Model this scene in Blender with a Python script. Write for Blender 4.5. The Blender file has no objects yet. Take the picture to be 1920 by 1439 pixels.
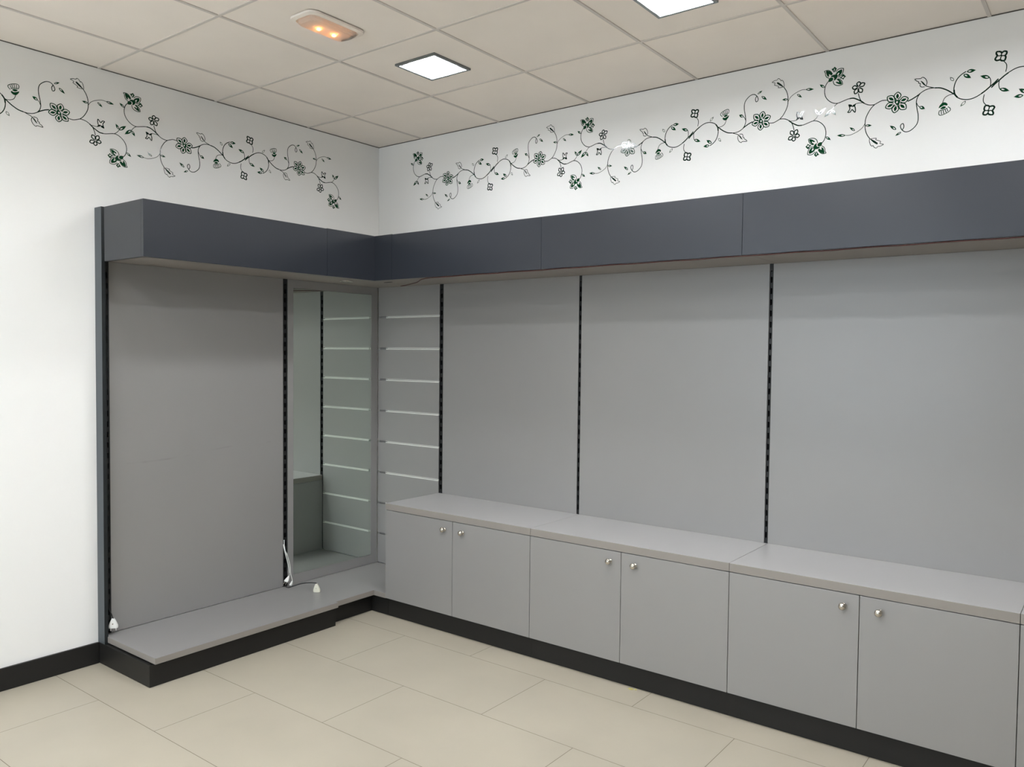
import bpy, bmesh, math, random
from mathutils import Vector, Matrix
from mathutils.geometry import tessellate_polygon
random.seed(4)
SC = bpy.context.scene
COL = SC.collection
PI = math.pi

# ------------------------------------------------------------- camera, world, exposure
cam_d = bpy.data.cameras.new('camera')
cam_d.sensor_width = 36.0; cam_d.lens = 28.1209; cam_d.clip_start = 0.05
cam = bpy.data.objects.new('camera', cam_d); COL.objects.link(cam)
R_ = Vector((0.792967, 0.60918, 0.010128)); U_ = Vector((-0.030229, 0.022736, 0.999284)); B_ = Vector((0.608514, -0.792706, 0.036444))
cam.matrix_world = Matrix(((R_.x, U_.x, B_.x, 3.833481), (R_.y, U_.y, B_.y, -3.571794), (R_.z, U_.z, B_.z, 1.483931), (0, 0, 0, 1)))
SC.camera = cam
SKY = 5.0
world = bpy.data.worlds.new('world'); SC.world = world; world.use_nodes = True
world.node_tree.nodes['Background'].inputs[0].default_value = (0.80, 0.88, 1, 1)
world.node_tree.nodes['Background'].inputs[1].default_value = SKY
SC.view_settings.view_transform = 'Standard'
SC.view_settings.look = 'None'
SC.view_settings.exposure = 0.0
SC.view_settings.gamma = 1.0
SC.view_settings.use_curve_mapping = False
LAMP = 107.0          # radiance of the downlight diffusers

# ------------------------------------------------------------- dimensions
HC = 2.7927                      # ceiling height
RX, RY = 5.4, -5.6               # far walls
TA, TB, TS = 0.3775, 0.5593, 0.6 # ceiling grid
PX, PY = 0.022, -0.023           # panel fronts (left wall / back wall)
X0, M = 0.5617, 1.0062           # cabinet run
FD = 0.444                       # fascia depth
FZ0, FZ1 = 1.8924, 2.1417

# ------------------------------------------------------------- materials
def srgb(r, g, b):
    f = lambda c: (c/255/12.92) if c/255 <= 0.04045 else ((c/255+0.055)/1.055)**2.4
    return (f(r), f(g), f(b), 1)
def mat(name, col, rough=0.5, metal=0.0, spec=0.5, noise=0.0, nscale=8.0, bump=0.0, bscale=60.0, emit=None, estr=0.0, tint2=None):
    m = bpy.data.materials.new(name); m.use_nodes = True
    nt = m.node_tree; b = nt.nodes['Principled BSDF']
    b.inputs['Base Color'].default_value = col
    b.inputs['Roughness'].default_value = rough
    b.inputs['Metallic'].default_value = metal
    b.inputs['Specular IOR Level'].default_value = spec
    tc = nt.nodes.new('ShaderNodeTexCoord')
    if noise > 0:
        n = nt.nodes.new('ShaderNodeTexNoise'); n.inputs['Scale'].default_value = nscale; n.inputs['Detail'].default_value = 5
        nt.links.new(tc.outputs['Object'], n.inputs['Vector'])
        mx = nt.nodes.new('ShaderNodeMix'); mx.data_type = 'RGBA'
        c2 = tint2 or tuple([c*(1-noise) for c in col[:3]]+[1])
        mx.inputs[6].default_value = tuple([min(1, c*(1+noise*0.5)) for c in col[:3]]+[1]); mx.inputs[7].default_value = c2
        cr = nt.nodes.new('ShaderNodeMapRange'); cr.inputs[1].default_value = 0.3; cr.inputs[2].default_value = 0.7
        nt.links.new(n.outputs['Fac'], cr.inputs[0]); nt.links.new(cr.outputs[0], mx.inputs[0])
        nt.links.new(mx.outputs[2], b.inputs['Base Color'])
    if bump > 0:
        n2 = nt.nodes.new('ShaderNodeTexNoise'); n2.inputs['Scale'].default_value = bscale; n2.inputs['Detail'].default_value = 4
        nt.links.new(tc.outputs['Object'], n2.inputs['Vector'])
        bp = nt.nodes.new('ShaderNodeBump'); bp.inputs['Strength'].default_value = bump; bp.inputs['Distance'].default_value = 0.002
        nt.links.new(n2.outputs['Fac'], bp.inputs['Height']); nt.links.new(bp.outputs[0], b.inputs['Normal'])
    if emit:
        b.inputs['Emission Color'].default_value = emit; b.inputs['Emission Strength'].default_value = estr
    return m
WALL = mat('white_wall_paint', srgb(243, 242, 239), 0.7, spec=0.25, noise=0.012, nscale=1.5, bump=0.05, bscale=90)
WALLG = mat('greige_wall_paint', srgb(150, 146, 140), 0.7, spec=0.2, noise=0.02, nscale=1.5)
CEIL = mat('ceiling_tile_fibre', srgb(248, 239, 229), 0.9, spec=0.1, noise=0.03, nscale=3, bump=0.1, bscale=220)
TBAR = mat('ceiling_grid_metal', srgb(214, 206, 198), 0.6, noise=0.03)
PERIM = mat('grey_perimeter_joint', srgb(96, 90, 84), 0.9, noise=0.02)
SHADOWGAP = mat('dark_gap', srgb(30, 29, 28), 0.9, noise=0.02)
FLOOR = mat('beige_porcelain_tile', srgb(178, 170, 153), 0.36, spec=0.4, noise=0.07, nscale=2.2, bump=0.02, bscale=30)
GROUT = mat('floor_joint', srgb(128, 118, 104), 0.9, noise=0.05)
GREY = mat('grey_laminate', srgb(141, 139, 137), 0.36, spec=0.95, noise=0.02, nscale=3.0, bump=0.03, bscale=500)
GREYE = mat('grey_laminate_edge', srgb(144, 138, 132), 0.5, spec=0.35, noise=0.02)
DARK = mat('anthracite_fascia_laminate', srgb(42, 45, 51), 0.28, spec=0.5, noise=0.03, nscale=2.0, bump=0.02, bscale=400)
PLINTH = mat('black_plinth_laminate', srgb(32, 31, 30), 0.45, spec=0.3, noise=0.05, nscale=3)
POST = mat('black_slotted_steel', srgb(24, 25, 26), 0.5, metal=0.1, noise=0.1, nscale=20)
EDGEB = mat('dark_edge_band', srgb(22, 27, 29), 0.45, noise=0.03)
TOPG = mat('grey_worktop_laminate_lit_top', srgb(168, 166, 165), 0.36, spec=0.9, noise=0.02, nscale=3.0)  # top face lightened in colour, making up for light lost under the fascia
ENDB = mat('anthracite_end_board', srgb(80, 86, 90), 0.45, noise=0.03)
ALU = mat('aluminium_slot_insert', srgb(244, 243, 238), 0.3, metal=0.2, noise=0.02)
MIRROR = mat('mirror_silver', srgb(232, 241, 234), 0.01, metal=1.0, noise=0.0)
STEEL = mat('brushed_nickel', srgb(200, 194, 184), 0.24, metal=1.0, noise=0.03, nscale=30)
WHITEP = mat('white_plastic', srgb(232, 232, 228), 0.35, noise=0.01)
BLACKR = mat('black_cable_rubber', srgb(22, 22, 22), 0.5, noise=0.05)
REDC = mat('dark_red_cable', srgb(74, 30, 24), 0.5, noise=0.15, nscale=60)
TRIM = mat('grey_downlight_trim', srgb(120, 124, 124), 0.3, metal=0.6, noise=0.03)
REFL = mat('bright_downlight_reflector', srgb(190, 192, 200), 0.25, metal=0.8, noise=0.02)
LIT = mat('lit_diffuser', srgb(250, 250, 250), 0.5, emit=(0.955, 0.985, 1.02, 1), estr=LAMP)
ORANGE = mat('glowing_orange_bulb', srgb(255, 170, 80), 0.4, emit=(1.0, 0.42, 0.12, 1), estr=16.0)
GREEN = mat('glossy_green_vinyl', srgb(6, 62, 34), 0.07, spec=0.25, noise=0.06, nscale=12)
GREEND = mat('glossy_dark_green_vinyl', srgb(12, 38, 26), 0.07, spec=0.25, noise=0.06, nscale=12)
SCRAP = mat('yellow_scrap', srgb(196, 186, 110), 0.6, noise=0.1)

LENS = bpy.data.materials.new('clear_ribbed_lens'); LENS.use_nodes = True
_nt = LENS.node_tree; _b = _nt.nodes['Principled BSDF']
_b.inputs['Base Color'].default_value = srgb(236, 231, 225); _b.inputs['Roughness'].default_value = 0.4
_b.inputs['Transmission Weight'].default_value = 0.75; _b.inputs['IOR'].default_value = 1.25
_w = _nt.nodes.new('ShaderNodeTexWave'); _w.inputs['Scale'].default_value = 60
_t = _nt.nodes.new('ShaderNodeTexCoord'); _nt.links.new(_t.outputs['Object'], _w.inputs['Vector'])
_bp = _nt.nodes.new('ShaderNodeBump'); _bp.inputs['Strength'].default_value = 0.3; _bp.inputs['Distance'].default_value = 0.002
_nt.links.new(_w.outputs['Fac'], _bp.inputs['Height']); _nt.links.new(_bp.outputs[0], _b.inputs['Normal'])

# ------------------------------------------------------------- helpers
def box(bm, x0, x1, y0, y1, z0, z1, mi=0, bev=0.0):
    t = bmesh.new() if bev else bm
    vs = [t.verts.new(p) for p in ((x0,y0,z0),(x1,y0,z0),(x1,y1,z0),(x0,y1,z0),(x0,y0,z1),(x1,y0,z1),(x1,y1,z1),(x0,y1,z1))]
    fs = [t.faces.new([vs[i] for i in q]) for q in ((0,3,2,1),(4,5,6,7),(0,1,5,4),(1,2,6,5),(2,3,7,6),(3,0,4,7))]
    for f in fs: f.material_index = mi
    if bev:
        bmesh.ops.bevel(t, geom=t.edges[:], offset=bev, segments=2, affect='EDGES', profile=0.5)
        for f in t.faces: f.material_index = mi
        merge(bm, t)
    return bm
def merge(bm, t):
    me = bpy.data.meshes.new('tmp'); t.to_mesh(me); t.free(); bm.from_mesh(me); bpy.data.meshes.remove(me)
def quad(bm, pts, mi=0):
    f = bm.faces.new([bm.verts.new(p) for p in pts]); f.material_index = mi; return f
def lathe(bm, prof, seg=24, mtx=None, mi=0):
    rings = []
    for r, z in prof:
        rings.append([bm.verts.new((mtx @ Vector((r*math.cos(2*PI*k/seg), r*math.sin(2*PI*k/seg), z))) if mtx else (r*math.cos(2*PI*k/seg), r*math.sin(2*PI*k/seg), z)) for k in range(seg)])
    for a, b in zip(rings, rings[1:]):
        for k in range(seg):
            f = bm.faces.new((a[k], a[(k+1)%seg], b[(k+1)%seg], b[k])); f.smooth = True; f.material_index = mi
    for rg, rev in ((rings[0], True), (rings[-1], False)):
        f = bm.faces.new(rg[::-1] if rev else rg); f.material_index = mi
def spline(pts, n=8):
    out = []; P = [Vector(p) for p in pts]
    for i in range(len(P)-1):
        p0 = P[max(i-1, 0)]; p1 = P[i]; p2 = P[i+1]; p3 = P[min(i+2, len(P)-1)]
        for k in range(n):
            t = k/n
            out.append(0.5*((2*p1)+(p2-p0)*t+(2*p0-5*p1+4*p2-p3)*t*t+(3*p1-p0-3*p2+p3)*t**3))
    out.append(P[-1]); return out
def tube(bm, pts, r, seg=8, n=6, mi=0):
    P = spline(pts, n) if n > 1 else [Vector(p) for p in pts]
    up = Vector((0, 0, 1)); rings = []
    for i, p in enumerate(P):
        d = (P[min(i+1, len(P)-1)]-P[max(i-1, 0)]).normalized()
        a = d.cross(up)
        if a.length < 1e-3: a = d.cross(Vector((1, 0, 0)))
        a.normalize(); b = d.cross(a)
        rr = r(i/(len(P)-1)) if callable(r) else r
        rings.append([bm.verts.new(p+a*rr*math.cos(2*PI*k/seg)+b*rr*math.sin(2*PI*k/seg)) for k in range(seg)])
    for A, B in zip(rings, rings[1:]):
        for k in range(seg):
            f = bm.faces.new((A[k], A[(k+1)%seg], B[(k+1)%seg], B[k])); f.smooth = True; f.material_index = mi
    bm.faces.new(rings[0][::-1]).material_index = mi; bm.faces.new(rings[-1]).material_index = mi
def obj(name, bm, mats, parent=None, origin=None, fix=True):
    if fix: bmesh.ops.recalc_face_normals(bm, faces=bm.faces[:])
    o_ = Vector(origin) if origin else Vector((0, 0, 0))
    if parent is not None and origin is None: o_ = parent.location.copy()
    if o_.length: bmesh.ops.translate(bm, verts=bm.verts[:], vec=-o_)
    me = bpy.data.meshes.new(name); bm.to_mesh(me); bm.free()
    for m_ in (mats if isinstance(mats, (list, tuple)) else [mats]): me.materials.append(m_)
    o = bpy.data.objects.new(name, me); COL.objects.link(o)
    if parent is not None:
        o.parent = parent; o.location = o_-parent.location
    else: o.location = o_
    return o
def sub(name, bm, mats, part):      # a sub-part: mesh given in world coordinates, parent is itself a child
    w = part.location + part.parent.location
    bmesh.ops.recalc_face_normals(bm, faces=bm.faces[:])
    bmesh.ops.translate(bm, verts=bm.verts[:], vec=-w)
    me = bpy.data.meshes.new(name); bm.to_mesh(me); bm.free(); me.materials.append(mats)
    o = bpy.data.objects.new(name, me); COL.objects.link(o); o.parent = part
    return o
def B(*a, **k):
    return box(bmesh.new(), *a, **k)
def tag(o, label, cat, group=None):
    o['label'] = label; o['category'] = cat
    if group: o['group'] = group
    return o
def thing(name, loc, label, cat, group=None):
    o = bpy.data.objects.new(name, None); COL.objects.link(o); o.location = loc; o.empty_display_size = 0.1
    return tag(o, label, cat, group)
def struct(name, bm, mats):
    o = obj(name, bm, mats, fix=False); o['kind'] = 'structure'; return o

# ------------------------------------------------------------- room shell
HT = HC+0.14
def wallbox(name, *a):
    bm = B(*a); bmesh.ops.recalc_face_normals(bm, faces=bm.faces[:]); return struct(name, bm, WALL)
wallbox('wall_left', -0.1, 0, RY-0.1, 0.1, -0.02, HT)
wallbox('wall_back', 0, RX, 0, 0.1, -0.02, HT)
bm = B(RX, RX+0.1, RY-0.1, 0.1, -0.02, HT); bmesh.ops.recalc_face_normals(bm, faces=bm.faces[:]); struct('wall_right', bm, WALLG)
# front wall with an unseen window, added to bring in daylight and panel reflections
WX0, WX1, WZ0, WZ1 = 0.25, 3.0, 0.35, 2.45
bm = bmesh.new()
for a in ((0, WX0, -0.02, HT), (WX1, RX, -0.02, HT), (WX0, WX1, -0.02, WZ0), (WX0, WX1, WZ1, HT)):
    box(bm, a[0], a[1], RY-0.1, RY, a[2], a[3])
bmesh.ops.recalc_face_normals(bm, faces=bm.faces[:]); struct('wall_front', bm, WALLG)
bm = bmesh.new()
for a in ((WX0, WX0+0.05, WZ0, WZ1), (WX1-0.05, WX1, WZ0, WZ1), (WX0, WX1, WZ0, WZ0+0.05), (WX0, WX1, WZ1-0.05, WZ1), ((WX0+WX1)/2-0.025, (WX0+WX1)/2+0.025, WZ0, WZ1)):
    box(bm, a[0], a[1], RY-0.08, RY-0.02, a[2], a[3])
bmesh.ops.recalc_face_normals(bm, faces=bm.faces[:]); win = struct('unseen_window_1', bm, ENDB)
GLASS = bpy.data.materials.new('unseen_window_glass'); GLASS.use_nodes = True; gn = GLASS.node_tree
gn.nodes.remove(gn.nodes['Principled BSDF']); gt = gn.nodes.new('ShaderNodeBsdfTransparent'); gg = gn.nodes.new('ShaderNodeBsdfGlossy'); gg.inputs['Roughness'].default_value = 0.02
gt.inputs[0].default_value = (0.95, 0.97, 0.96, 1); gm = gn.nodes.new('ShaderNodeMixShader'); gm.inputs[0].default_value = 0.06
gn.links.new(gt.outputs[0], gm.inputs[1]); gn.links.new(gg.outputs[0], gm.inputs[2]); gn.links.new(gm.outputs[0], gn.nodes['Material Output'].inputs[0])
xm_ = (WX0+WX1)/2
for a_, b_ in ((WX0+0.05, xm_-0.025), (xm_+0.025, WX1-0.05)): obj('glass_pane', B(a_, b_, RY-0.053, RY-0.047, WZ0+0.05, WZ1-0.05), GLASS, win)
pl = bpy.data.lights.new('unseen_window_portal', 'AREA'); pl.shape = 'RECTANGLE'; pl.size = WX1-WX0; pl.size_y = WZ1-WZ0; pl.cycles.is_portal = True
plo = bpy.data.objects.new('unseen_window_portal', pl); COL.objects.link(plo); plo.location = ((WX0+WX1)/2, RY-0.05, (WZ0+WZ1)/2); plo.rotation_euler = (PI/2, 0, 0)

# floor: running-bond tiles 0.9 x 0.456 with thin joints
bm = bmesh.new()
box(bm, 0, RX, RY, 0, -0.02, -0.0012, 1)
def clipq(x0, x1, y0, y1):
    x0, x1, y0, y1 = max(x0, 0), min(x1, RX), max(y0, RY), min(y1, 0)
    if x1-x0 < 0.01 or y1-y0 < 0.01: return
    quad(bm, ((x0, y0, 0), (x1, y0, 0), (x1, y1, 0), (x0, y1, 0)), 0)
G = 0.0013; FS = 0.4558
for j in range(-2, 13):
    yt = -0.6132-FS*j
    off = 1.7695 if j % 2 == 0 else 1.3189
    for i in range(-4, 8):
        clipq(off+0.9*i+G, off+0.9*(i+1)-G, yt-FS+G, yt-G)
struct('floor', bm, [FLOOR, GROUT])

# ceiling: 0.6 m tiles in a thin metal grid, openings cut for the downlights
LX = [TA+0.3+0.6*i for i in (1, 3, 5)]
LY = [-TB-0.3-0.6*j for j in (0, 2, 4, 6)]
LH = 0.118
def hole(x, y): return any(abs(x-a) < 0.3 for a in LX) and any(abs(y-b) < 0.3 for b in LY)
bm = bmesh.new()
xs = [0.0]+[TA+0.6*i for i in range(12) if TA+0.6*i < RX]+[RX]
ys = [0.0]+[-TB-0.6*j for j in range(12) if -TB-0.6*j > RY]+[RY]
W = 0.0065; ZT = HC+0.005
for i in range(len(xs)-1):
    for j in range(len(ys)-1):
        a0 = xs[i]+(W if i else 0); a1 = xs[i+1]-(W if i < len(xs)-2 else 0)
        b1 = ys[j]-(W if j else 0); b0 = ys[j+1]+(W if j < len(ys)-2 else 0)
        cx, cy = (xs[i]+xs[i+1])/2, (ys[j]+ys[j+1])/2
        def down(p0, p1, q0, q1): quad(bm, ((p0, q0, ZT), (p0, q1, ZT), (p1, q1, ZT), (p1, q0, ZT)), 0)
        if hole(cx, cy) and abs((xs[i+1]-xs[i])-0.6) < 0.01 and abs((ys[j]-ys[j+1])-0.6) < 0.01:
            h = LH-0.004
            down(a0, cx-h, b0, b1); down(cx+h, a1, b0, b1); down(cx-h, cx+h, b0, cy-h); down(cx-h, cx+h, cy+h, b1)
        else: down(a0, a1, b0, b1)
for x in xs[1:-1]: box(bm, x-W, x+W, RY, 0, HC+0.0008, HC+0.012, 1)
for y in ys[1:-1]: box(bm, 0, RX, y-W, y+W, HC+0.001, HC+0.012, 1)
box(bm, 0, RX, RY, 0, HT-0.01, HT, 0)
box(bm, 0.0003, 0.0018, RY, -0.0003, HC+0.0005, HC+0.0045, 2); box(bm, 0.0003, RX, -0.0018, -0.0003, HC+0.0005, HC+0.0045, 2)
struct('ceiling', bm, [CEIL, TBAR, PERIM])

# baseboards
bm = B(0.0005, 0.013, RY+0.001, -1.7865, 0.0008, 0.1, bev=0.0015)
struct('baseboard_left', bm, PLINTH)
bm = B(3.6+M*2, RX-0.002, -0.013, -0.0005, 0.0008, 0.1, bev=0.0015); struct('baseboard_back', bm, PLINTH)

# ------------------------------------------------------------- downlights
def make_downlight():
    root = bpy.data.objects.new('square_downlight', None); COL.objects.link(root); root.empty_display_size = 0.1
    bm = bmesh.new(); o, i = 0.122, 0.108
    for a in ((-o, o, -o, -i), (-o, o, i, o), (-o, -i, -i, i), (i, o, -i, i)):
        box(bm, a[0], a[1], a[2], a[3], -0.004, 0.006)
    t = obj('trim_ring', bm, TRIM, root)
    bm = bmesh.new(); h, k = 0.1085, 0.096
    for s in range(4):
        c = [( -h, -h), (h, -h), (h, h), (-h, h)]; d = [(-k, -k), (k, -k), (k, k), (-k, k)]
        e = (s+1) % 4
        quad(bm, ((*c[s], 0.0), (*c[e], 0.0), (*d[e], 0.03), (*d[s], 0.03)))
        quad(bm, ((*d[s], 0.03), (*d[e], 0.03), (c[e][0], c[e][1], 0.09), (c[s][0], c[s][1], 0.09)))
    obj('reflector', bm, REFL, root, fix=False)
    bm = bmesh.new(); box(bm, -0.0955, 0.0955, -0.0955, 0.0955, 0.019, 0.0225)
    obj('diffuser', bm, LIT, root)
    return root
dl = make_downlight()
def copy_tree(o, parent=None):
    c = o.copy(); COL.objects.link(c)
    if parent is not None: c.parent = parent
    for ch in list(o.children): copy_tree(ch, c)
    return c
labs = {(0, 0): 'lit square downlight nearest the room corner, seen whole in the ceiling',
        (1, 0): 'lit square downlight over the middle cabinet, cut by the top of the photo',
        (2, 0): 'lit square downlight over the right end of the cabinet run'}
first = True
for i, x in enumerate(LX):
    for j, y in enumerate(LY):
        o = dl if first else copy_tree(dl); first = False
        o.location = (x, y, HC)
        tag(o, labs.get((i, j), 'square downlight outside the photo, %s from left wall, %s from back wall' % (('first', 'second', 'third', 'fourth', 'fifth')[i], ('first', 'second', 'third', 'fourth')[j])), 'ceiling light', 'square downlights in the tiled ceiling')

# emergency luminaire with two glowing bulbs
ex, ey = 1.256, -1.45
em = thing('emergency_light', (ex, ey, HC), 'oval emergency light with two orange glowing bulbs in the ceiling', 'emergency light')
def rrect(cx, cy, hx, hy, r, z, n=6):
    out = []
    for sx, sy, a0 in ((1, 1, 0), (-1, 1, 90), (-1, -1, 180), (1, -1, 270)):
        for k in range(n+1):
            a = math.radians(a0+90*k/n); out.append((cx+sx*(hx-r)+r*math.cos(a), cy+sy*(hy-r)+r*math.sin(a), z))
    return out
def loft(bm, loops, cap=(True, True), mi=0, smooth=False):
    R = [[bm.verts.new(p) for p in L] for L in loops]; n = len(R[0])
    for a, b in zip(R, R[1:]):
        for k in range(n):
            f = bm.faces.new((a[k], a[(k+1)%n], b[(k+1)%n], b[k])); f.material_index = mi; f.smooth = smooth
    if cap[0]: bm.faces.new(R[0][::-1]).material_index = mi
    if cap[1]: bm.faces.new(R[-1]).material_index = mi
bm = bmesh.new()
loft(bm, [rrect(ex, ey, 0.078, 0.142, 0.04, HC+0.001), rrect(ex, ey, 0.077, 0.141, 0.04, HC-0.006), rrect(ex, ey, 0.060, 0.124, 0.03, HC-0.009), rrect(ex, ey, 0.057, 0.121, 0.028, HC-0.004)], cap=(True, True))
obj('trim_plate', bm, CEIL, em)
bm = bmesh.new()
loft(bm, [rrect(ex, ey, 0.055, 0.118, 0.027, HC-0.0035), rrect(ex, ey, 0.054, 0.117, 0.027, HC-0.016), rrect(ex, ey, 0.046, 0.109, 0.024, HC-0.023)], cap=(False, True), smooth=False)
obj('lens', bm, LENS, em)
for yy in (-1.475, -1.398):
    bm = bmesh.new()
    bmesh.ops.create_uvsphere(bm, u_segments=12, v_segments=8, radius=0.009, matrix=Matrix.Translation((1.232, yy, HC-0.012)))
    for f in bm.faces: f.smooth = True
    obj('bulb', bm, ORANGE, em)
bm = B(1.213, 1.299, -1.345, -1.338, HC-0.014, HC-0.004); obj('divider', bm, TRIM, em)

# ------------------------------------------------------------- display wall: uprights and panels
def upright(axis, c, w, depth, z0, z1, label):
    """slotted upright: open channel with rungs; axis 'y' = on the left wall, 'x' = on the back wall"""
    bm = bmesh.new()
    def bb(a0, a1, d0, d1, q0, q1):
        if axis == 'y': box(bm, d0, d1, a0, a1, q0, q1)
        else: box(bm, a0, a1, -d1, -d0, q0, q1)
    h = w/2; t = w*0.2
    bb(c-h, c+h, 0.0008, 0.003, z0, z1)
    bb(c-h, c-h+t, 0.003, depth, z0, z1); bb(c+h-t, c+h, 0.003, depth, z0, z1)
    z = z0+0.012
    while z < z1-0.03:
        bb(c-h+t, c+h-t, depth-0.005, depth-0.003, z, z+0.024); z += 0.05
    bb(c-h+t, c+h-t, depth-0.002, depth-0.0002, z1-0.03, z1)
    loc = (depth/2, c, z0) if axis == 'y' else (c, -depth/2, z0)
    o = obj('slotted_upright', bm, POST, origin=loc)
    return tag(o, label, 'upright', 'slotted uprights of the wall display')
bm = B(0.001, 0.065, -1.786, -1.768, 0.1005, 2.147, bev=0.001)
bm.normal_update()
for f_ in bm.faces:
    if f_.normal.x > 0.9: f_.material_index = 1
tag(obj('end_board', bm, [ENDB, EDGEB], origin=(0.03, -1.777, 0.1005)), 'tall narrow anthracite board closing the left end of the display', 'board')
upright('y', -1.7515, 0.030, 0.030, 0.1365, 1.9, 'black slotted upright beside the anthracite end board')
upright('y', -0.7355, 0.029, 0.020, 0.13, 1.9, 'black slotted upright between left grey panel and mirror')
upright('x', 0.572, 0.029, 0.021, 0.13, 1.9, 'black slotted upright between slatted panel and smooth grey panels')
upright('x', 1.5555, 0.0155, 0.021, 0.13, 1.9, 'thin black slotted upright above the seam of the first two cabinets')
upright('x', 2.5645, 0.0155, 0.021, 0.13, 1.9, 'thin black slotted upright above the seam of the second and third cabinets')
upright('x', 3.572, 0.0155, 0.021, 0.13, 1.9, 'black slotted upright just beyond the right edge of the photo')

def bpanel(x0, x1, label):
    bm = B(x0, x1, PY, -0.002, 0.13, 1.9, bev=0.0008)
    return tag(obj('back_panel', bm, GREY, origin=((x0+x1)/2, -0.012, 0.13)), label, 'panel', 'smooth grey back panels')
SCUFF = GREY.copy(); SCUFF.name = 'grey_laminate_scuffed'
nt = SCUFF.node_tree; pb = nt.nodes['Principled BSDF']; src = pb.inputs['Base Color'].links[0].from_socket
tc = nt.nodes.new('ShaderNodeTexCoord'); sp = nt.nodes.new('ShaderNodeSeparateXYZ'); nt.links.new(tc.outputs['Object'], sp.inputs[0])
def mth(op, a, b=None, c=None):
    n = nt.nodes.new('ShaderNodeMath'); n.operation = op
    for i, v in enumerate((a, b, c)):
        if v is None: continue
        if isinstance(v, (int, float)): n.inputs[i].default_value = v
        else: nt.links.new(v, n.inputs[i])
    return n.outputs[0]
# a long faint arc scuffed across the panel, about 1 m above the floor
zc = mth('ADD', mth('MULTIPLY', sp.outputs[1], 0.03), mth('MULTIPLY', mth('SINE', mth('MULTIPLY', sp.outputs[1], 6.0)), 0.013))
dd = mth('ABSOLUTE', mth('SUBTRACT', sp.outputs[2], mth('ADD', zc, 0.824)))
bandm = mth('SUBTRACT', 1.0, mth('MINIMUM', mth('DIVIDE', dd, 0.007), 1.0))
nz = nt.nodes.new('ShaderNodeTexNoise'); nz.inputs['Scale'].default_value = 9; nt.links.new(tc.outputs['Object'], nz.inputs['Vector'])
fac = mth('MULTIPLY', bandm, mth('MULTIPLY', mth('GREATER_THAN', 0.41, mth('ABSOLUTE', sp.outputs[1])), mth('MAXIMUM', mth('MULTIPLY', mth('SUBTRACT', nz.outputs['Fac'], 0.42), 1.0), 0.0)))
mxs = nt.nodes.new('ShaderNodeMix'); mxs.data_type = 'RGBA'; nt.links.new(fac, mxs.inputs[0]); nt.links.new(src, mxs.inputs[6]); mxs.inputs[7].default_value = srgb(60, 58, 55)
nt.links.new(mxs.outputs[2], pb.inputs['Base Color'])
bm = B(0.002, PX, -1.7355, -0.7505, 0.1345, 1.9, bev=0.0008)
tag(obj('back_panel', bm, SCUFF, origin=(0.012, -1.243, 0.1345)), 'smooth grey back panel on the left wall, between end board and mirror', 'panel', 'smooth grey back panels')
bpanel(0.5875, 1.547, 'smooth grey back panel right of the slatted panel')
bpanel(1.564, 2.556, 'middle smooth grey back panel on the back wall, behind the second cabinet')
bpanel(2.573, 3.5635, 'rightmost smooth grey back panel seen whole height in the photo')
bpanel(3.5805, 4.57, 'smooth grey back panel beyond the right edge of the photo')

# slatted panel with aluminium inserts
sl = thing('slatwall_panel', (0.296, -0.012, 0.1345), 'grey slatted panel with bright aluminium slots in the corner', 'panel')
SX0, SX1 = 0.0265, 0.5565
slots = [0.322+0.1985*k for k in range(8)]
edges = [0.1345]+[q for s in slots for q in (s-0.0064, s+0.0064)]+[1.9]
bm = bmesh.new()
box(bm, SX0, SX1, -0.0075, -0.002, 0.1345, 1.9)
for k in range(0, len(edges), 2):
    z0, z1 = edges[k], edges[k+1]
    # T-slot profile: face board with undercut lips
    box(bm, SX0, SX1, PY, -0.0165, z0, z1)
    box(bm, SX0, SX1, -0.0165, -0.0075, z0+(0.006 if k else 0), z1-(0.006 if k < len(edges)-2 else 0))
obj('slatted_board', bm, GREY, sl)
for s in slots:
    bm = bmesh.new(); a, b = 0.098, SX1-0.001
    box(bm, a, b, -0.009, -0.0078, s-0.011, s+0.011)
    box(bm, a, b, -0.016, -0.009, s-0.0112, s-0.0100)
    # lower lip rises slightly towards the front, upper lip thin
    v_ = [[bm.verts.new((x, y, s+z)) for y, z in ((-0.0238, -0.0062), (-0.0238, -0.0008), (-0.0228, -0.0002), (-0.0170, -0.0030), (-0.0170, -0.0062))] for x in (a, b)]
    for k in range(5): bm.faces.new((v_[0][k], v_[0][(k+1) % 5], v_[1][(k+1) % 5], v_[1][k]))
    bm.faces.new(v_[0][::-1]); bm.faces.new(v_[1])
    box(bm, a, b, -0.0238, -0.0170, s+0.0036, s+0.0062)
    obj('slot_insert', bm, ALU, sl)

# mirror
mi = thing('wall_mirror', (0.013, -0.371, 0.1315), 'tall framed mirror standing on the corner ledge against the left wall', 'mirror')
y0, y1, z0, z1 = -0.7185, -0.0265, 0.1315, 1.8995
gy0, gy1, gz0, gz1 = -0.6800, -0.0780, 0.1885, 1.853
bm = bmesh.new()
for a in ((y0, gy0, z0, z1), (gy1, y1, z0, z1), (gy0, gy1, z0, gz0), (gy0, gy1, gz1, z1)):
    box(bm, 0.002, PX, a[0], a[1], a[2], a[3])
obj('mirror_frame', bm, GREY, mi)
bm = B(0.003, PX-0.003, gy0+0.0015, gy1-0.0015, gz0+0.0015, gz1-0.0015); obj('mirror_glass', bm, MIRROR, mi)

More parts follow.
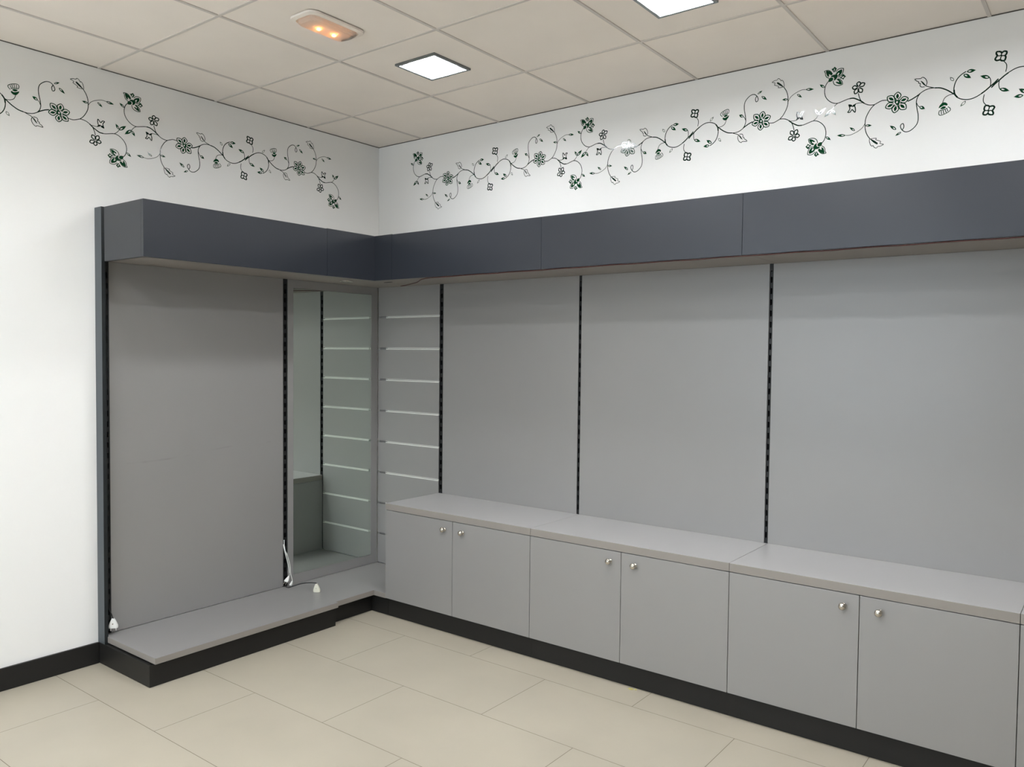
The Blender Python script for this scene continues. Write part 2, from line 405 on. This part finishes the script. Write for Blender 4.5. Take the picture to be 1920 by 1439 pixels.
# ------------------------------------------------------------- base ledges
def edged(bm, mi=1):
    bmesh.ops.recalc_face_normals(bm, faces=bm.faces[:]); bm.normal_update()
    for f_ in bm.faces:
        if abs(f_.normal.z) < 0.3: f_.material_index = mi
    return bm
lb = thing('base_ledge', (0.24, -1.262, 0.001), 'low grey ledge on a black plinth under the left panel', 'ledge')
bm = edged(B(0.0225, 0.494, -1.7715, -0.7430, 0.1055, 0.1335, bev=0.0012)); obj('shelf_board', bm, [GREY, GREYE], lb)
bm = B(0.0015, 0.472, -1.7855, -0.7430, 0.001, 0.0998, bev=0.001); box(bm, 0.04, 0.45, -1.76, -0.76, 0.0998, 0.1053)
obj('plinth', bm, PLINTH, lb)
cl = thing('corner_ledge', (0.25, -0.4, 0.001), 'low grey L-shaped ledge in the corner under mirror and slatted panel', 'ledge')
def prism(bm, poly, z0, z1):
    a = [bm.verts.new((x, y, z0)) for x, y in poly]; b = [bm.verts.new((x, y, z1)) for x, y in poly]; n = len(poly)
    for k in range(n): bm.faces.new((a[k], a[(k+1)%n], b[(k+1)%n], b[k]))
    bm.faces.new(a[::-1]); bm.faces.new(b)
bm = bmesh.new(); prism(bm, [(0.0225, -0.742), (0.466, -0.742), (0.466, -0.460), (0.5605, -0.460), (0.5605, -0.0235), (0.0225, -0.0235)], 0.1025, 0.1305)
obj('shelf_board', edged(bm), [GREY, GREYE], cl)
bm = bmesh.new(); prism(bm, [(0.03, -0.742), (0.425, -0.742), (0.425, -0.438), (0.5605, -0.438), (0.5605, -0.03), (0.03, -0.03)], 0.001, 0.1020)
obj('plinth', bm, PLINTH, cl)

# ------------------------------------------------------------- cabinets
def knob_bm(x, y, z):
    bm = bmesh.new()
    mt = Matrix.Translation((x, y, z)) @ Matrix.Rotation(PI/2, 4, 'X')
    prof = [(0.0095, 0.0), (0.0095, 0.002), (0.006, 0.0035), (0.0048, 0.007), (0.0055, 0.010), (0.0095, 0.0125), (0.0128, 0.0165), (0.0138, 0.0205), (0.0128, 0.0245), (0.0095, 0.0278), (0.0045, 0.0294), (0.0008, 0.0298)]
    lathe(bm, prof, 24, mt)
    return bm
clabs = ['low grey two-door cabinet nearest the corner ledge', 'low grey two-door cabinet in the middle of the run', 'low grey two-door cabinet at the right, largest in view', 'low grey cabinet cut off by the right edge of the photo']
YF = -0.4638
for k in range(4):
    x0 = X0+M*k; x1 = x0+M
    c = thing('low_cabinet', ((x0+x1)/2, -0.24, 0.001), clabs[k], 'cabinet', 'low grey cabinets along the back wall')
    bm = bmesh.new()
    box(bm, x0+0.0008, x0+0.018, YF+0.020, -0.024, 0.1058, 0.606); box(bm, x1-0.018, x1-0.0008, YF+0.020, -0.024, 0.1058, 0.606)
    box(bm, x0+0.018, x1-0.018, YF+0.020, -0.024, 0.1058, 0.122); box(bm, x0+0.018, x1-0.018, -0.03, -0.024, 0.122, 0.606)
    obj('carcass', bm, GREY, c)
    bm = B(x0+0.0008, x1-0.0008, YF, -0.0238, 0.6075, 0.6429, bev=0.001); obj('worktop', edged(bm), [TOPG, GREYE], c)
    bm = B(x0+0.0002, x1-0.0002, -0.4375, -0.03, 0.001, 0.105); obj('plinth', bm, PLINTH, c)
    xm = (x0+x1)/2
    for a, b, kx in ((x0+0.0013, xm-0.0013, xm-0.056), (xm+0.0013, x1-0.0013, xm+0.070)):
        d = obj('door', B(a, b, YF, YF+0.018, 0.1058, 0.6045, bev=0.0008), GREY, c)
        sub('knob', knob_bm(kx, YF, 0.558), STEEL, d)

# ------------------------------------------------------------- fascia canopy
T = 0.019
def canopy(name, loc, label): return thing(name, loc, label, 'fascia', 'anthracite fascia boxes over the display')
c = canopy('canopy_fascia', (0.3, -1.28, FZ0), 'anthracite fascia box with closed left end on the left wall')
bm = bmesh.new(); box(bm, FD-T, FD, -1.786, -0.7825, FZ0, FZ1, bev=0.0008); obj('front_board', bm, DARK, c)
bm = bmesh.new(); box(bm, 0.094, FD-T-0.0003, -1.786, -1.786+T, FZ0, FZ1, bev=0.0008); obj('end_panel', bm, DARK, c)
bm = B(0.002, FD-T-0.0006, -1.786+T+0.0005, -0.7825, 1.9005, 1.9155); obj('soffit_board', bm, GREYE, c)
c = canopy('corner_fascia', (0.3, -0.3, FZ0), 'anthracite fascia turning the inner corner above the mirror')
bm = bmesh.new()
prism(bm, [(FD-T, -0.7815), (FD, -0.7815), (FD, -FD), (0.5815, -FD), (0.5815, -FD+T), (FD-T, -FD+T)], FZ0, FZ1+0.002)
obj('front_board', bm, DARK, c)
bm = bmesh.new(); prism(bm, [(0.002, -0.7815), (FD-T-0.0006, -0.7815), (FD-T-0.0006, -FD+T+0.0006), (0.5815, -FD+T+0.0006), (0.5815, -0.002), (0.002, -0.002)], 1.9005, 1.9155)
obj('soffit_board', bm, GREYE, c)
bm = bmesh.new()
mt = Matrix.Translation((0.2234, -0.457, 1.9003)) @ Matrix.Rotation(PI, 4, 'X')
lathe(bm, [(0.040, 0), (0.040, 0.003), (0.034, 0.005), (0.031, 0.003), (0.030, 0.001), (0.001, 0.001)], 28, mt)
obj('spotlight_ring', bm, STEEL, c)
bm = B(0.350, 0.415, -0.284, -0.276, 1.8985, 1.9003); obj('vent_slot', bm, SHADOWGAP, c)
flabs = ['anthracite fascia box right of the inner corner, darkest towards the corner', 'anthracite fascia box over the middle cabinet', 'anthracite fascia box cut by the right edge of the photo', 'anthracite fascia box beyond the right edge of the photo']
fx = [0.5825, 1.600, 2.592, 3.60, 4.60]
for k in range(4):
    a, b = fx[k]+0.0006, fx[k+1]-0.0006
    c = canopy('canopy_fascia', ((a+b)/2, -0.3, FZ0), flabs[k])
    bm = bmesh.new(); box(bm, a, b, -FD, -FD+T, FZ0, FZ1, bev=0.0008); obj('front_board', bm, DARK, c)
    bm = B(a, b, -FD+T+0.0006, -0.002, 1.9005, 1.9155); obj('soffit_board', bm, GREYE, c)
# dark red wire clipped under the fascia
bm = bmesh.new()
pts = [(4.4, -0.436, 1.8895)]+[(x, -0.436+0.0012*math.sin(x*9), 1.8893+0.0010*math.sin(x*23)) for x in [4.2-0.1*i for i in range(33)]]+[(0.86, -0.43, 1.889), (0.76, -0.39, 1.889), (0.62, -0.28, 1.889), (0.46, -0.19, 1.889), (0.34, -0.135, 1.8893)]
tube(bm, pts, 0.0026, 6, 3)
tag(obj('wire', bm, REDC, origin=(1.0, -0.436, 1.889)), 'dark red wire running along the lower edge of the right fascia', 'wire')

# ------------------------------------------------------------- plugs and cords
def plug_body(bm, c, d, w, l, t, side):
    """tapered flat plug body from c along d; side = width direction"""
    d = Vector(d).normalized(); s = Vector(side).normalized(); n = d.cross(s).normalized(); c = Vector(c)
    loops = []
    for q, ww, tt in ((0, 0.30, 0.55), (0.1, 0.42, 0.7), (0.4, 0.72, 0.9), (0.72, 1.0, 1.0), (0.94, 1.0, 1.0), (1.0, 0.9, 0.9)):
        L = []
        for k in range(16):
            a = 2*PI*k/16; ca, sa = math.cos(a), math.sin(a)
            sx = math.copysign(abs(ca)**0.6, ca); sy = math.copysign(abs(sa)**0.6, sa)
            L.append(tuple(c+d*l*q+s*(w/2*ww*sx)+n*(t/2*tt*sy)))
        loops.append(L)
    loft(bm, loops)
def pins(parent, c, d, side, gap, ln=0.016, r=0.002):
    d = Vector(d).normalized(); s = Vector(side).normalized(); c = Vector(c)
    for q in (-1, 1):
        bm = bmesh.new(); p = c+s*gap*q; tube(bm, [tuple(p), tuple(p+d*ln)], r, 8, 1); obj('pin', bm, STEEL if parent.name.startswith('mains') else WHITEP, parent)
p = thing('hanging_plug', (0.055, -1.742, 0.15), 'white two-pin plug hanging on a black cord at the left end', 'plug')
bm = bmesh.new(); plug_body(bm, (0.058, -1.742, 0.212), (0, 0.02, -1), 0.042, 0.046, 0.018, (0.6, 0.8, 0)); obj('plug_body', bm, WHITEP, p)
pins(p, (0.058, -1.741, 0.167), (0, 0, -1), (0.6, 0.8, 0), 0.0115, 0.014, 0.0022)
bm = bmesh.new(); lathe(bm, [(0.0035, 0), (0.0035, 0.001), (0.002, 0.0012)], 12, Matrix.Translation((0.0645, -1.7475, 0.188)) @ Matrix.Rotation(PI/2, 4, 'Y')); obj('screw', bm, STEEL, p)
bm = bmesh.new(); tube(bm, [(0.058, -1.742, 0.210), (0.052, -1.746, 0.232), (0.040, -1.752, 0.262), (0.033, -1.7525, 0.36), (0.034, -1.751, 0.7), (0.033, -1.753, 1.1), (0.034, -1.750, 1.5), (0.033, -1.752, 1.85)], 0.0022, 6, 6); obj('cord', bm, BLACKR, p)

p = thing('mains_plug', (0.06, -0.745, 0.15), 'white plug on a doubled white cable beside the mirror', 'plug')
bm = bmesh.new(); tube(bm, [(0.026, -0.752, 0.375), (0.040, -0.752, 0.335), (0.050, -0.748, 0.300), (0.054, -0.736, 0.245), (0.054, -0.732, 0.205), (0.055, -0.737, 0.190)], 0.0024, 8, 6); obj('cord', bm, WHITEP, p)
bm = bmesh.new(); plug_body(bm, (0.055, -0.736, 0.192), (0.01, -0.75, -1), 0.024, 0.036, 0.022, (0.7, 0.7, -0.4)); obj('plug_body', bm, WHITEP, p)
pins(p, (0.0553, -0.7575, 0.1635), (0.01, -0.75, -1), (0.7, 0.7, -0.4), 0.006, 0.015, 0.0018)
p = thing('white_cable', (0.06, -0.73, 0.15), 'white cable looping down the upright onto the ledge beside the mirror', 'cable')
bm = bmesh.new(); tube(bm, [(0.027, -0.748, 0.400), (0.036, -0.750, 0.345), (0.046, -0.740, 0.312), (0.051, -0.726, 0.255), (0.053, -0.722, 0.205), (0.054, -0.712, 0.165), (0.058, -0.716, 0.138)], lambda t: 0.0034 if 0.12 < t < 0.32 else 0.0024, 8, 6); obj('cord', bm, WHITEP, p)
bm = bmesh.new(); plug_body(bm, (0.056, -0.712, 0.160), (0.25, -0.8, -1), 0.014, 0.030, 0.012, (0.8, 0.3, 0)); obj('cable_end', bm, WHITEP, p)

p = thing('cable_socket', (0.2, -0.69, 0.127), 'ivory socket standing on the corner ledge at the end of a black cord', 'socket')
bm = bmesh.new(); plug_body(bm, (0.247, -0.692, 0.1745), (0.0, 0.06, -1), 0.040, 0.0475, 0.020, (0.79, 0.61, 0)); obj('socket_body', bm, mat('ivory_plastic', srgb(226, 224, 206), 0.4, noise=0.01), p)
bm = bmesh.new(); lathe(bm, [(0.0028, 0), (0.0028, 0.0012), (0.001, 0.0014)], 12, Matrix.Translation((0.2535, -0.699, 0.150)) @ Matrix.Rotation(math.radians(-37), 4, 'Z') @ Matrix.Rotation(PI/2, 4, 'X')); obj('screw', bm, POST, p)
bm = bmesh.new(); tube(bm, [(0.247, -0.692, 0.174), (0.235, -0.693, 0.1765), (0.19, -0.705, 0.172), (0.14, -0.722, 0.160), (0.095, -0.738, 0.142), (0.062, -0.745, 0.1295), (0.045, -0.747, 0.1300), (0.030, -0.738, 0.150)], 0.0027, 8, 6); obj('cord', bm, BLACKR, p)

for o_ in COL.objects:
    if o_.parent is None and o_.name in ('mains_plug', 'white_cable', 'cable_socket'): o_.location.z += 0.0045
# tiny scrap on the floor by the plinth
bm = bmesh.new()
loft(bm, [[(2.128+0.013*math.cos(a)*(1+0.3*math.sin(3*a)), -0.462+0.006*math.sin(a), 0.0006) for a in [2*PI*k/12 for k in range(12)]], [(2.130+0.009*math.cos(a), -0.461+0.004*math.sin(a), 0.004) for a in [2*PI*k/12 for k in range(12)]]])
loft(bm, [[(2.15+0.006*math.cos(a), -0.455+0.004*math.sin(a), 0.0006) for a in [2*PI*k/8 for k in range(8)]], [(2.15+0.003*math.cos(a), -0.455+0.002*math.sin(a), 0.005) for a in [2*PI*k/8 for k in range(8)]]])
tag(obj('paper_scrap', bm, SCRAP, origin=(2.14, -0.46, 0.0005)), 'tiny yellowish scrap on the floor against the black plinth', 'scrap')

# ------------------------------------------------------------- wall stickers
VINE=[([(.012,.1308),(.002,.1187),(-.0039,.101),(-.0044,.0822),(.0015,.0622),(.0152,.0444),(.0336,.0321),(.0505,.029),(.0717,.0339),(.0915,.0388),(.1113,.0389),(.1269,.0306),(.1423,.0209),(.1556,.0092),(.1709,.0003),(.186,-.0032),(.1967,-.0028),(.2114,.0036),(.226,.0077),(.245,.0057)],.0018),([(.0981,.0395),(.1136,.038),(.1291,.03),(.1446,.0193),(.1556,.0092)],.0028),([(.1317,.0551),(.1354,.0394),(.1423,.0232),(.1512,.0135)],.0018),([(.1501,.013),(.1338,.0144),(.1186,.0126)],.0014),([(.1956,-.0038),(.1821,-.0173),(.1697,-.038),(.1626,-.0574),(.161,-.0778),(.1626,-.101),(.1696,-.1228),(.1815,-.1421)],.0018),([(.1609,-.0743),(.1515,-.09),(.1366,-.1014),(.1171,-.1098),(.0996,-.114),(.0818,-.1116)],.0012),([(.0505,.029),(.0384,.0202),(.0274,.0057)],.0014),([(.3193,-.0127),(.3344,-.0077),(.3503,.0004),(.3641,.0099),(.3798,.019),(.3975,.0233),(.4132,.0228),(.4309,.0194),(.4505,.0108),(.4662,.0002),(.4848,-.0159)],.0018),([(.3193,-.0127),(.3344,-.0077),(.3503,.0004),(.3641,.0088)],.0026),([(.4172,.0221),(.4348,.0186),(.4505,.0108),(.4662,.0002),(.4848,-.0159)],.0026),([(.3836,.0367),(.3936,.031),(.4135,.0234)],.0016),([(.3641,.0099),(.3564,-.0019),(.3523,-.0155),(.3521,-.0309),(.3557,-.0537),(.3592,-.072),(.3598,-.0942),(.3552,-.1111),(.3435,-.1247),(.3295,-.1336),(.3153,-.1346),(.3049,-.1278),(.299,-.1197),(.2958,-.1091),(.2991,-.1013),(.3052,-.0997),(.3085,-.1089),(.3077,-.1166),(.3024,-.1258)],.0018),([(.3526,-.0244),(.3573,-.0363),(.3655,-.0448)],.0014),([(.4812,-.0142),(.4669,-.0158),(.4536,-.0231),(.4472,-.0349),(.446,-.0422)],.0014),([(.5236,.0643),(.5088,.0566),(.4959,.0443),(.4877,.0287),(.4838,.0122),(.4838,-.0028),(.487,-.0164),(.4959,-.0299),(.5094,-.0389),(.5265,-.0442),(.5434,-.0446),(.56,-.0398),(.5763,-.0312),(.5907,-.0213),(.605,-.0093),(.6201,.0032),(.6315,.0148)],.002),([(.5763,-.0312),(.5907,-.0213),(.605,-.0093),(.6201,.0032),(.6297,.013)],.0028),([(.4837,.0015),(.4864,-.0152),(.4959,-.0299)],.0032),([(.605,-.0093),(.6068,.005),(.6046,.0202),(.6,.0285)],.0016),([(.6449,.0797),(.6551,.0661),(.6567,.0512),(.6541,.0362)],.0016)]
LEAVES=[((-.0045,.1053),(-.026,.1226),.0084,0),((.0841,-.1124),(.0495,-.1072),.0092,0),((.1219,-.099),(.0999,-.0808),.0076,0),((.1622,-.084),(.1876,-.0875),.008,0),((.0285,.0067),(-.0039,-.0206),.012,0),((.029,.0042),(.0434,-.0201),.0092,0),((.3634,-.0423),(.3841,-.0548),.0104,0),((.2804,-.12),(.2554,-.0994),.0088,0),((.2993,-.1327),(.2765,-.1448),.0068,0),((.5255,.0634),(.5568,.0633),.0112,0),((.5148,.055),(.5412,.0355),.0116,0),((.4818,.0368),(.4685,.0537),.0084,1),((.5251,-.0493),(.5068,-.0678),.008,1),((.6032,.0242),(.5708,.038),.0112,0)]
LOTUS={'polys': [[(.011,.1268),(.0111,.138),(.0185,.1429),(.0269,.1412),(.0296,.1348),(.0272,.1294),(.0223,.1264),(.0155,.1254)],[(.0195,.1485),(.0319,.1526),(.0466,.1491),(.0461,.1391),(.0392,.13),(.0318,.128),(.0334,.1359),(.0298,.1425),(.0219,.1445)],[(-.0006,.1738),(.011,.1723),(.0196,.1645),(.0248,.1545),(.0199,.1522),(.0148,.1575),(.0114,.1563),(.0132,.1494),(.007,.1497),(.002,.1587)],[(.0382,.152),(.0445,.1617),(.054,.1665),(.0633,.1682),(.0651,.1583),(.0602,.1491),(.0528,.1425),(.0489,.1449),(.0536,.1546),(.0504,.1572),(.0447,.1513)],[(.0425,.1319),(.0543,.1272),(.0623,.1165),(.0642,.1059),(.052,.1088),(.0401,.1182),(.0454,.1208),(.0518,.1168),(.0526,.1215),(.0483,.1247)]],'ring': [([(.0345,.1859),(.0432,.1759),(.0383,.1676),(.0332,.1628),(.0305,.1634),(.0281,.1686),(.0211,.1782),(.0283,.18)],[(.0324,.1787),(.0356,.1757),(.0331,.1668),(.0308,.1687)]),([(.0707,.1474),(.081,.1351),(.0738,.1305),(.0713,.124),(.0631,.1299),(.0537,.1337),(.0625,.1381),(.0657,.1457)],[(.0626,.1335),(.0692,.1384),(.0737,.1359),(.0698,.1304)])],'strokes': [([(-.008,.1749),(.0018,.1764),(.0121,.1738),(.0214,.1646),(.0262,.1549)],.0017),([(-.008,.1749),(-.0032,.1663),(-.0021,.1572),(.0025,.148),(.0124,.1413)],.0017),([(.0384,.1629),(.0483,.1714),(.0594,.1735),(.0706,.1707)],.0017),([(.0706,.1707),(.0698,.1599),(.0645,.1471),(.0568,.1409),(.0479,.1388)],.0017),([(.0291,.1274),(.0321,.1151),(.0408,.1063),(.0548,.1026),(.0682,.1047)],.0017),([(.0682,.1047),(.0652,.1174),(.0579,.1268),(.047,.1327)],.0017)]}
BELL={'polys': [[(.4454,-.041),(.4561,-.0426),(.463,-.0504),(.4599,-.0556),(.4515,-.0526),(.44,-.0575),(.4323,-.0609),(.435,-.0518),(.4403,-.0455)],[(.4377,-.0649),(.4433,-.0585),(.4506,-.0563),(.4579,-.0607),(.4518,-.0657),(.4441,-.0663)]],'ring': [],'strokes': [([(.4351,-.0707),(.4329,-.0823),(.4369,-.0891),(.4476,-.0888),(.4629,-.0833),(.4727,-.0759),(.4721,-.068),(.4642,-.0603)],.0015),([(.4351,-.0714),(.4432,-.07),(.4548,-.0684),(.4624,-.0648)],.0015),([(.4409,-.0711),(.4429,-.0867)],.0015),([(.4475,-.0701),(.4514,-.086)],.0015),([(.4542,-.0687),(.4594,-.0831)],.0015),([(.4605,-.0666),(.4651,-.0789)],.0015)]}
TRI={'polys': [[(.1099,.0091),(.1234,.0128),(.117,.0024)],[(.0938,.0157),(.1072,.0116),(.106,.0051),(.0963,.0046)]],'ring': [],'strokes': [([(.0947,.0151),(.0979,.0047),(.0992,-.0036),(.096,-.0112),(.0917,-.0169),(.1006,-.0178),(.1081,-.0082),(.1144,-.0156),(.1205,-.0213),(.1217,-.0088),(.1177,.0046),(.11,.0044),(.0988,.0134)],.0022)]}
FOUR={'polys': [[(.6344,.1029),(.6389,.104),(.642,.0997),(.6403,.0959),(.6364,.0968)]],'ring': [],'strokes': [([(.6277,.1179),(.6359,.115),(.6399,.1106),(.6466,.1147),(.6552,.1118),(.6551,.1035),(.651,.0978),(.653,.0911),(.6494,.0802),(.6404,.0807),(.6349,.085),(.6241,.0848),(.6186,.0906),(.622,.0978),(.6251,.1028),(.622,.1108),(.6229,.1169),(.6277,.1179)],.0034),([(.6396,.1107),(.6384,.102)],.0022),([(.651,.0978),(.6417,.0992)],.0022),([(.6353,.0854),(.6373,.096)],.0022),([(.6255,.1021),(.6345,.1001)],.0022)]}
LOBLOW={'polys': [[(.1812,-.1416),(.1924,-.1474),(.2044,-.1561),(.2125,-.1647),(.2083,-.1686),(.1966,-.16),(.1878,-.1508)]],'ring': [],'strokes': [([(.1795,-.1417),(.1797,-.1528),(.1839,-.1667),(.1899,-.1733),(.1935,-.1709),(.1979,-.1784),(.2061,-.184),(.2124,-.1783),(.2229,-.1777),(.2338,-.1725),(.2259,-.1695),(.2201,-.1658),(.2229,-.159),(.2122,-.1532),(.2036,-.1487),(.2064,-.1437),(.1966,-.1421),(.1816,-.1428)],.0013)]}
LOBUP={'polys': [[(.3846,.0365),(.3771,.0408),(.3705,.0502),(.3651,.0597),(.3716,.0562),(.3794,.0463)]],'ring': [],'strokes': [([(.3834,.0348),(.3883,.0485),(.3826,.0644),(.3719,.0729),(.3649,.069),(.3446,.071),(.3506,.0624),(.358,.0577),(.3581,.0519),(.3644,.0491),(.3631,.043),(.3681,.0351),(.3806,.0337)],.0015)]}
SMALLF=[(.1311,.0805),(.1328,.1025),(.1553,.0923),(.1454,.0571),(.1182,.0556),(.1077,.083)]
DAISY=[(.2806,-.0092),(.2827,.0308),(.3214,-.0011),(.3139,-.042),(.2713,-.0502),(.2384,-.024),(.2446,.0189)]
DAISYC=[(.2717,.003),(.2794,.0),(.2907,-.0005),(.2922,-.0102),(.2871,-.0222),(.2789,-.0201),(.2713,-.0086)]
class Deco:
    """flat vinyl shapes on a wall; map2(u, v) gives the wall point"""
    def __init__(s, f): s.f = f; s.k = 0
    def z(s): s.k += 1; return 0.0004+(s.k % 9)*0.00004
def stroke(bm, f, pts, w, off, taper=False):
    P = spline([(a, b, 0) for a, b in pts], 5); L = []; Rr = []; n = len(P)
    for i, p in enumerate(P):
        d = P[min(i+1, n-1)]-P[max(i-1, 0)]
        if d.length < 1e-9: d = Vector((1, 0, 0))
        d.normalize(); nn = Vector((-d.y, d.x, 0)); ww = w*0.9
        if taper: ww *= 0.35+0.65*math.sin(PI*min(1, max(0, i/(n-1))))
        L.append(bm.verts.new(f(p.x+nn.x*ww, p.y+nn.y*ww, off))); Rr.append(bm.verts.new(f(p.x-nn.x*ww, p.y-nn.y*ww, off)))
    for i in range(n-1): bm.faces.new((L[i], Rr[i], Rr[i+1], L[i+1]))
def fill(bm, f, loops, off, smooth=True):
    LL = []
    for lp in loops:
        q = [Vector((a, b, 0)) for a, b in lp]
        if smooth:
            m = len(q); o = []
            for i in range(m):
                p0, p1, p2, p3 = q[i-1], q[i], q[(i+1) % m], q[(i+2) % m]
                for k in range(3):
                    t = k/3; o.append(0.5*((2*p1)+(p2-p0)*t+(2*p0-5*p1+4*p2-p3)*t*t+(3*p1-p0-3*p2+p3)*t**3))
            q = o
        LL.append(q)
    tris = tessellate_polygon(LL); flat = [p for q in LL for p in q]
    vs = [bm.verts.new(f(p.x, p.y, off)) for p in flat]
    for t in tris:
        if len(set(t)) == 3:
            try: bm.faces.new([vs[i] for i in t])
            except ValueError: pass
def leafshape(bm, f, b, t, w, s, off):
    b = Vector((*b, 0)); t = Vector((*t, 0)); d = t-b; L = d.length; d.normalize(); n = Vector((-d.y, d.x, 0))
    w *= 1.25
    pr = ((0, 0), (0.1, 0.28), (0.3, 0.48), (0.5, 0.5), (0.72, 0.34), (0.9, 0.1), (1, 0))
    q = [b+d*L*a+n*w*h for a, h in pr]+[b+d*L*a-n*w*h for a, h in pr[-2:0:-1]]
    outer = [(p.x, p.y) for p in q]
    if s: h = [b+d*L*a+n*w*c for a, c in ((0.10, 0), (0.3, 0.32), (0.5, 0.33), (0.78, 0.05), (0.5, -0.33), (0.3, -0.32))]
    else: h = [b+d*L*a+n*w*c for a, c in ((0.14, 0), (0.25, 0.17), (0.4, 0.14), (0.52, 0.01), (0.4, -0.14), (0.25, -0.17))]
    fill(bm, f, [outer, [(p.x, p.y) for p in h][::-1]], off, smooth=False)
def petal(bm, f, c, tip, w, off, sw, drop=True, r0=0.28):
    c = Vector((*c, 0)); t = Vector((*tip, 0)); d = t-c; L = d.length; d.normalize(); n = Vector((-d.y, d.x, 0))
    P = [c+d*L*a+n*w*h for a, h in ((r0, 0.12), (0.45, 0.38), (0.66, 0.5), (0.85, 0.34), (1, 0), (0.85, -0.34), (0.66, -0.5), (0.45, -0.38), (r0, -0.12))]
    stroke(bm, f, [(p.x, p.y) for p in P], sw, off)
    if drop:
        Q = [c+d*L*a+n*w*h for a, h in ((0.36, 0.0), (0.5, 0.17), (0.66, 0.2), (0.86, 0.02), (0.66, -0.2), (0.5, -0.17))]
        fill(bm, f, [[(p.x, p.y) for p in Q]], off)
def shape(bm, f, D, off):
    for p in D['polys']: fill(bm, f, [p], off)
    for o, h in D['ring']: fill(bm, f, [o, h[::-1]], off, smooth=False)
    for p, w in D['strokes']: stroke(bm, f, p, w, off)
def domain(root, f):
    def part(name, m, draw, off=0.0006):
        bm = bmesh.new(); draw(bm, off)
        bmesh.ops.recalc_face_normals(bm, faces=bm.faces[:])
        o = obj(name, bm, m, fix=False); o.parent = root; o.location = -root.location
    def dv(bm, off):
        for k, (p, w) in enumerate(VINE): stroke(bm, f, p, w, off+0.00003*(k % 3))
    part('vine_stem', GREEND, dv, 0.0004)
    for b, t, w, s in LEAVES: part('leaf', GREEN, lambda bm, off: leafshape(bm, f, b, t, w, s, off))
    part('lotus_flower', GREEN, lambda bm, off: shape(bm, f, LOTUS, off))
    part('bell_flower', GREEN, lambda bm, off: shape(bm, f, BELL, off))
    part('small_blossom', GREEND, lambda bm, off: shape(bm, f, TRI, off))
    part('four_lobed_flower', GREEND, lambda bm, off: shape(bm, f, FOUR, off))
    part('lobed_leaf', GREEND, lambda bm, off: shape(bm, f, LOBLOW, off))
    part('lobed_leaf', GREEND, lambda bm, off: shape(bm, f, LOBUP, off))
    def star(bm, off):
        c = SMALLF[0]
        for t in SMALLF[1:]: petal(bm, f, c, t, 0.0155, off, 0.0026, False, 0.2)
        stroke(bm, f, [(c[0]+0.0035*math.cos(a), c[1]+0.0035*math.sin(a)) for a in [2*PI*k/10 for k in range(11)]], 0.0013, off+0.00004)
    part('star_flower', GREEND, star)
    def daisy(bm, off):
        c = DAISY[0]
        for t in DAISY[1:]: petal(bm, f, c, t, 0.0255, off, 0.0021)
        hole_ = [(c[0]+0.0036*math.cos(a), c[1]+0.0045*math.sin(a)) for a in [2*PI*k/8 for k in range(8)]]
        fill(bm, f, [DAISYC, hole_[::-1]], off+0.00005, smooth=False)
    part('daisy_flower', GREEN, daisy)
ZM = 2.538; HALF = 0.62
def fmap(wall, Mm, S, rot):
    k = (S-Mm)/HALF if not rot else (Mm-S)/HALF
    def f(u, v, off):
        a = Mm+(u*k if not rot else -u*k); z = ZM+(v if not rot else -v)
        return (off, a, z) if wall == 'left' else (a, -off, z)
    return f
st = thing('floral_wall_sticker', (1.9, -0.0002, ZM), 'green floral vine sticker on the white wall above the right fascia', 'wall sticker', 'green floral vine stickers')
for a in ((0.312, 0.9365, 0), (1.535, 0.9365, 1), (1.535, 2.153, 0), (2.774, 2.153, 1), (2.774, 3.402, 0), (4.02, 3.402, 1)):
    domain(st, fmap('back', *a))
st = thing('floral_wall_sticker', (0.0002, -1.3, ZM), 'green floral vine sticker on the white left wall above the left fascia', 'wall sticker', 'green floral vine stickers')
for a in ((-0.335, -0.9705, 1), (-1.637, -0.9705, 0), (-1.637, -2.30, 1), (-2.96, -2.30, 0)):
    domain(st, fmap('left', *a))
